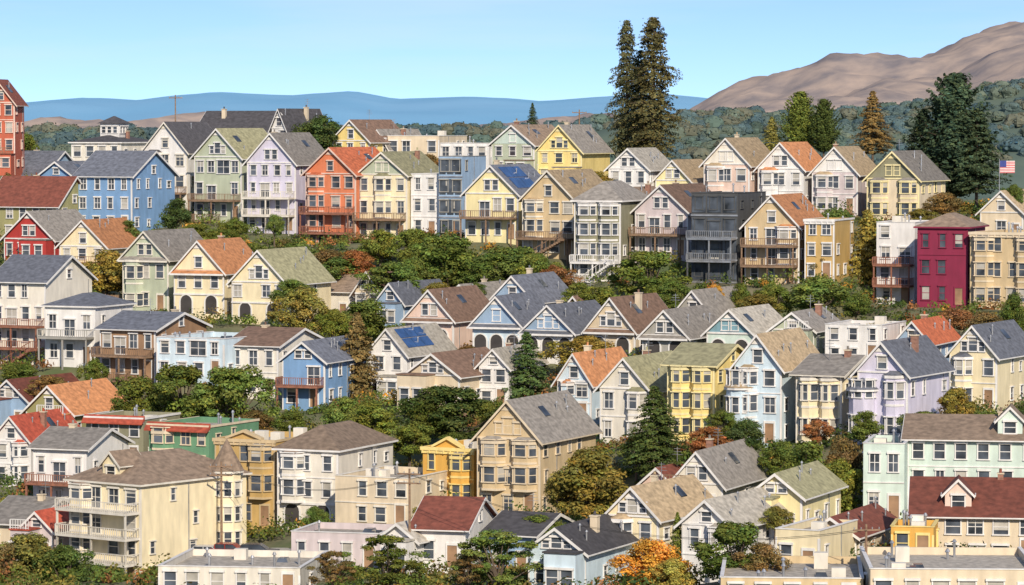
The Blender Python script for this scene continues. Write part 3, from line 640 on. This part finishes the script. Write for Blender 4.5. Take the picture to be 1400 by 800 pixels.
def forest(name,G,n,rr,cols,half):
    # every distant tree: several lumpy closed lobes with loose leaf clumps round them
    QV=[];QT=[]; ny,nx,_=G.shape; na,nb=8,5
    for k in range(n):
        j=R.randint(int(ny*.2),int(ny*.52)); i=R.randint(half[0],half[1]); p=G[j,i]; q=G[j,i+1]; f=R.random(); p=p*(1-f)+q*f
        R0=R.uniform(*rr)*R.choice([.6,.8,1,1.2]); col=np.array(R.choice(cols))*R.uniform(.8,1.18)
        for lobe in range(3):
            r=R0*R.uniform(.5,.75); zs=R.uniform(.6,.85)
            c=np.array([p[0]+R.uniform(-.5,.5)*R0,p[1]+R.uniform(-.5,.5)*R0,p[2]+R0*R.uniform(-.1,.35)]); rnd=NR.uniform(.85,1.15,(nb+1,na)); cl=col*R.uniform(.9,1.1)
            ph=(math.pi*.75*np.arange(nb+1)/nb)[:,None]; th=(6.2832*np.arange(na)/na)[None,:]
            rad=r*rnd; rad[0,:]=r
            g=np.stack([c[0]+rad*np.sin(ph)*np.cos(th),c[1]+rad*np.sin(ph)*np.sin(th),c[2]+rad*np.cos(ph)*zs+0*th],2)
            A=g[:-1];Bq=g[1:]; A2=np.roll(A,-1,1);B2=np.roll(Bq,-1,1)
            QV.append(np.stack([A,Bq,B2,A2],2).reshape(-1,3)); m0=nb*na
            QT.append(np.clip(NR.normal(1,.08,(m0,1)),.6,1.4)*cl)
            m_=40; d=rdir(m_); d[:,2]=np.abs(d[:,2]); P=c+d*r*NR.uniform(.95,1.15,m_)[:,None]*np.array([1,1,zs])
            QV.append(leaves(P,d,NR.uniform(.6,1.3,m_)*r*.17,.3)); QT.append(tintof(m_,amp=.10)*cl)
    me=mkmesh(name,np.vstack(QV),np.vstack(QT),None)
    o=bpy.data.objects.new(name,me); sc.collection.objects.link(o)
forest('distant_forest',G1,2000,(2.6,5.0),[(.12,.18,.185),(.135,.19,.18),(.165,.205,.16),(.105,.165,.18),(.19,.20,.15),(.125,.18,.15)],(78,180))  # crown colours include painted blue-grey distance haze
# ---------- street with parked cars ----------
def strip(name,half,dz,mat):
    V=[];Fc=[];n=30
    for i in range(n+1):
        x=x0_+(x1_-x0_)*i/n; yc=YR(x); zc=SZ(x)
        for (h_,d_) in ((half[0],-2),(half[0],dz),(half[1],dz),(half[1],-2)): V.append((x,yc+h_,zc+d_))
    for i in range(n):
        for k in range(3): Fc.append((i*4+k,i*4+k+1,i*4+5+k,i*4+4+k))
    me=bpy.data.meshes.new(name); me.from_pydata(V,[],Fc); me.materials.append(mat); o=bpy.data.objects.new(name,me); sc.collection.objects.link(o)
def SZ(x):
    return max(gz(a,YR(a)+q) for a in (x-2,x,x+2) for q in (-3.6,0,3.6))+.12
ASP=rough('asphalt',(.07,.07,.072)); CON_=rough('concrete',(.38,.36,.33))
strip('street',(-3.6,3.6),0,ASP); strip('pavement',(3.61,5.6),.13,CON_); strip('pavement',(-5.6,-3.61),.13,CON_)
strip('painted_centre_line',(-.08,.08),.006,wallm('offwhite'))
def car(u,col,off,rot=-.1):
    x=pos(u,700,367)[0]; y=YR(x)+off; z=SZ(x)+.02
    b=B(); pm=plain('car_paint_'+str(col),col,.25); FR=(0,0,1,0,0,-1)
    b.fpoly('body',pm,FR,[(-2.2,.35),(2.2,.35),(2.25,.7),(2.1,.9),(1.2,1.0),(-1.9,1.02),(-2.2,.9)],.88,-.88)
    b.fpoly('cabin',GLASS,FR,[(-1.85,1.0),(1.15,.98),(.45,1.46),(-1.35,1.48)],.76,-.76)
    b.fpoly('roof',pm,FR,[(-1.4,1.44),(.5,1.42),(.35,1.52),(-1.2,1.53)],.74,-.74)
    for a in(-.45,-1.5,.62): b.fpoly('pillars',pm,FR,[(a-.05,1.0),(a+.05,1.0),(a+.03,1.45),(a-.07,1.45)] if a<.5 else [(.95,1.0),(1.15,1.0),(.5,1.45),(.38,1.45)],.775,-.775)
    tm=plain('tyre',(.02,.02,.02),.8)
    for cx in(-1.35,1.35):
        for d in(.9,-.68):
            n=14; b.fpoly('wheels',tm,FR,[(cx+.33*math.cos(6.2832*i/n),.33+.33*math.sin(6.2832*i/n)) for i in range(n)],d,d-.22)
            b.fpoly('hubcaps',METAL,FR,[(cx+.18*math.cos(6.2832*i/n),.33+.18*math.sin(6.2832*i/n)) for i in range(n)],d+.01 if d>0 else d-.21,d-.05 if d>0 else d-.23)
    b.fbox('headlights',wallm('white'),(2.2,0,0,1,1,0),-.75,-.45,-.05,.06,.66,.8); b.fbox('headlights',wallm('white'),(2.2,0,0,1,1,0),.45,.75,-.05,.06,.66,.8)
    b.build('parked_car',(x,y,z),rot)
car(352,(.05,.055,.07),-2.5); car(280,(.5,.5,.52),2.5); car(310,(.3,.04,.03),2.5)
# utility poles
def upole(u,vt,vb,D,arms=2):
    D=row(D,u); x,y,z=pos(u,vb,D); h=(vb-vt)*D/F; b=B()
    b.cyl('pole',WOOD,0,0,-4,h,.16,.1)
    for i in range(arms):
        zz=h-.5-i*.9; b.fbox('crossarm',WOOD,(0,0,1,0,0,-1),-1.2,1.2,.1,.22,zz-.07,zz+.07)
        for a in(-1.1,-.5,.5,1.1): b.cyl('insulator',METAL,a,-.16,zz+.07,zz+.25,.05)
    e=b.build('utility_pole',(x,y,z),R.uniform(-.5,.5)); return (x,y,z+h-.5)
pp=[upole(303,630,770,360),upole(240,130,200,600,1),upole(792,150,200,600,1),upole(112,380,470,470),upole(560,640,760,350),upole(1184,716,790,330,1)]
b=B()
def wire(p,q,sag,off=0):
    pr=None
    for i in range(13):
        t=i/12; c=tuple(p[k]*(1-t)+q[k]*t-(sag*4*t*(1-t) if k==2 else 0)+(off if k==1 else 0) for k in range(3))
        if pr: b.seg('cable',MC['tyre'],pr,c,.025,4)
        pr=c
for of in(-.5,.5): wire(pp[0],pp[4],2.,of); wire(pp[4],pp[5],3.,of)
b.build('overhead_wires',(0,0,0))
# flag
b=B(); b.cyl('pole',METAL,0,0,-2,9,.07,.05)
for i in range(7): b.fbox('flag_stripes',plain('flag_red',(.5,.03,.04)) ,(0,0,1,0,0,-1),.06,2.4,-.02+.003*i,.02+.003*i,6.9+i*.26,7.03+i*.26)
b.fbox('flag_white',wallm('white'),(0,0,1,0,0,-1),.06,2.4,-.01,.01,6.9,8.72); b.fbox('flag_canton',plain('flag_blue',(.03,.05,.25)),(0,0,1,0,0,-1),.07,1.05,-.05,.06,7.8,8.75)
x,y,z=pos(1366,300,545); b.build('american_flag',(x,y,z),.2)
# fences
def fence(u0,u1,v,D,m):
    D0=row(D,u0);x0,y0,_=pos(u0,v,D0);D1=row(D,u1);x1,y1,_=pos(u1,v,D1); L=math.hypot(x1-x0,y1-y0); n=int(L/.3); b=B(); z0=gz(x0,y0)
    for i in range(n):
        t=i/n; zz=gz(x0+(x1-x0)*t,y0+(y1-y0)*t)-z0; b.fbox('boards',m,(0,0,1,0,0,-1),i*.3,i*.3+.27,0,.03,zz-.5,zz+1.8+.04*(i%2))
        if i%8==0: b.fbox('posts',m,(0,0,1,0,0,-1),i*.3,i*.3+.1,-.12,-.002,zz-.5,zz+1.95)
    b.build('wooden_fence',(x0,y0,z0),math.atan2(y1-y0,x1-x0))
for f in [(440,520,400,490,WOOD),(560,640,340,500,WOOD),(860,940,400,482,WOOD),(1010,1100,400,480,WOOD),(100,170,380,490,WOOD),(240,330,540,425,WOOD),(560,640,570,420,WOOD),(900,1000,620,384,WOOD),(1070,1170,640,382,WOOD),(1250,1390,430,462,WOOD),(760,860,600,392,WOOD),(420,500,590,400,WOOD)]: fence(*f)
# ---------- light / world / camera ----------
az=math.radians(12); el=math.radians(29)
sd=Vector((math.sin(az)*math.cos(el),-math.cos(az)*math.cos(el),math.sin(el)))
l=bpy.data.lights.new('sun','SUN'); l.energy=4.9; l.angle=math.radians(.5); l.color=(1,.875,.70)
lo=bpy.data.objects.new('sun',l); sc.collection.objects.link(lo); lo.rotation_euler=sd.to_track_quat('Z','Y').to_euler(); lo.location=(100,-100,300)
w=bpy.data.worlds.new('World'); sc.world=w; w.use_nodes=True; nt=w.node_tree
bg=nt.nodes['Background']; sk=nt.nodes.new('ShaderNodeTexSky'); sk.sky_type='NISHITA'; sk.sun_disc=False; sk.sun_elevation=el; sk.sun_rotation=math.pi-az
sk.altitude=50; sk.air_density=1.0; sk.dust_density=.4; sk.ozone_density=2.0
tc=nt.nodes.new('ShaderNodeTexCoord'); vm=nt.nodes.new('ShaderNodeVectorMath'); vm.operation='MULTIPLY_ADD'
vm.inputs[1].default_value=(1,1,3.0); vm.inputs[2].default_value=(0,0,.12)
vn=nt.nodes.new('ShaderNodeVectorMath'); vn.operation='NORMALIZE'
nt.links.new(tc.outputs['Generated'],vm.inputs[0]); nt.links.new(vm.outputs[0],vn.inputs[0]); nt.links.new(vn.outputs[0],sk.inputs['Vector'])
mpc=nt.nodes.new('ShaderNodeMapping'); mpc.inputs['Scale'].default_value=(6,6,55); nt.links.new(tc.outputs['Generated'],mpc.inputs[0])
cn=nt.nodes.new('ShaderNodeTexNoise'); cn.inputs['Scale'].default_value=1.3; cn.inputs['Detail'].default_value=6; nt.links.new(mpc.outputs[0],cn.inputs['Vector'])
cr=nt.nodes.new('ShaderNodeValToRGB'); cr.color_ramp.elements[0].position=.42; cr.color_ramp.elements[1].position=.8; cr.color_ramp.elements[1].color=(.4,.4,.4,1)
nt.links.new(cn.outputs['Fac'],cr.inputs[0])
tn=nt.nodes.new('ShaderNodeMix'); tn.data_type='RGBA'; tn.blend_type='MULTIPLY'; tn.inputs[0].default_value=1; tn.inputs[7].default_value=(.98,1.05,1.16,1); nt.links.new(sk.outputs[0],tn.inputs[6])
mxc=nt.nodes.new('ShaderNodeMix'); mxc.data_type='RGBA'; nt.links.new(cr.outputs[0],mxc.inputs[0]); nt.links.new(tn.outputs[2],mxc.inputs[6]); mxc.inputs[7].default_value=(5.4,5.9,6.4,1)
nt.links.new(mxc.outputs[2],bg.inputs[0]); bg.inputs[1].default_value=.15
c=bpy.data.cameras.new('camera'); co=bpy.data.objects.new('camera',c); sc.collection.objects.link(co); sc.camera=co
c.sensor_width=36; c.lens=36*F/1400; c.clip_start=1; c.clip_end=60000
co.location=(0,0,CZ); co.rotation_euler=(math.pi/2-PITCH,0,0)
sc.view_settings.view_transform='Standard'; sc.view_settings.look='None'; sc.view_settings.exposure=0; sc.view_settings.gamma=1
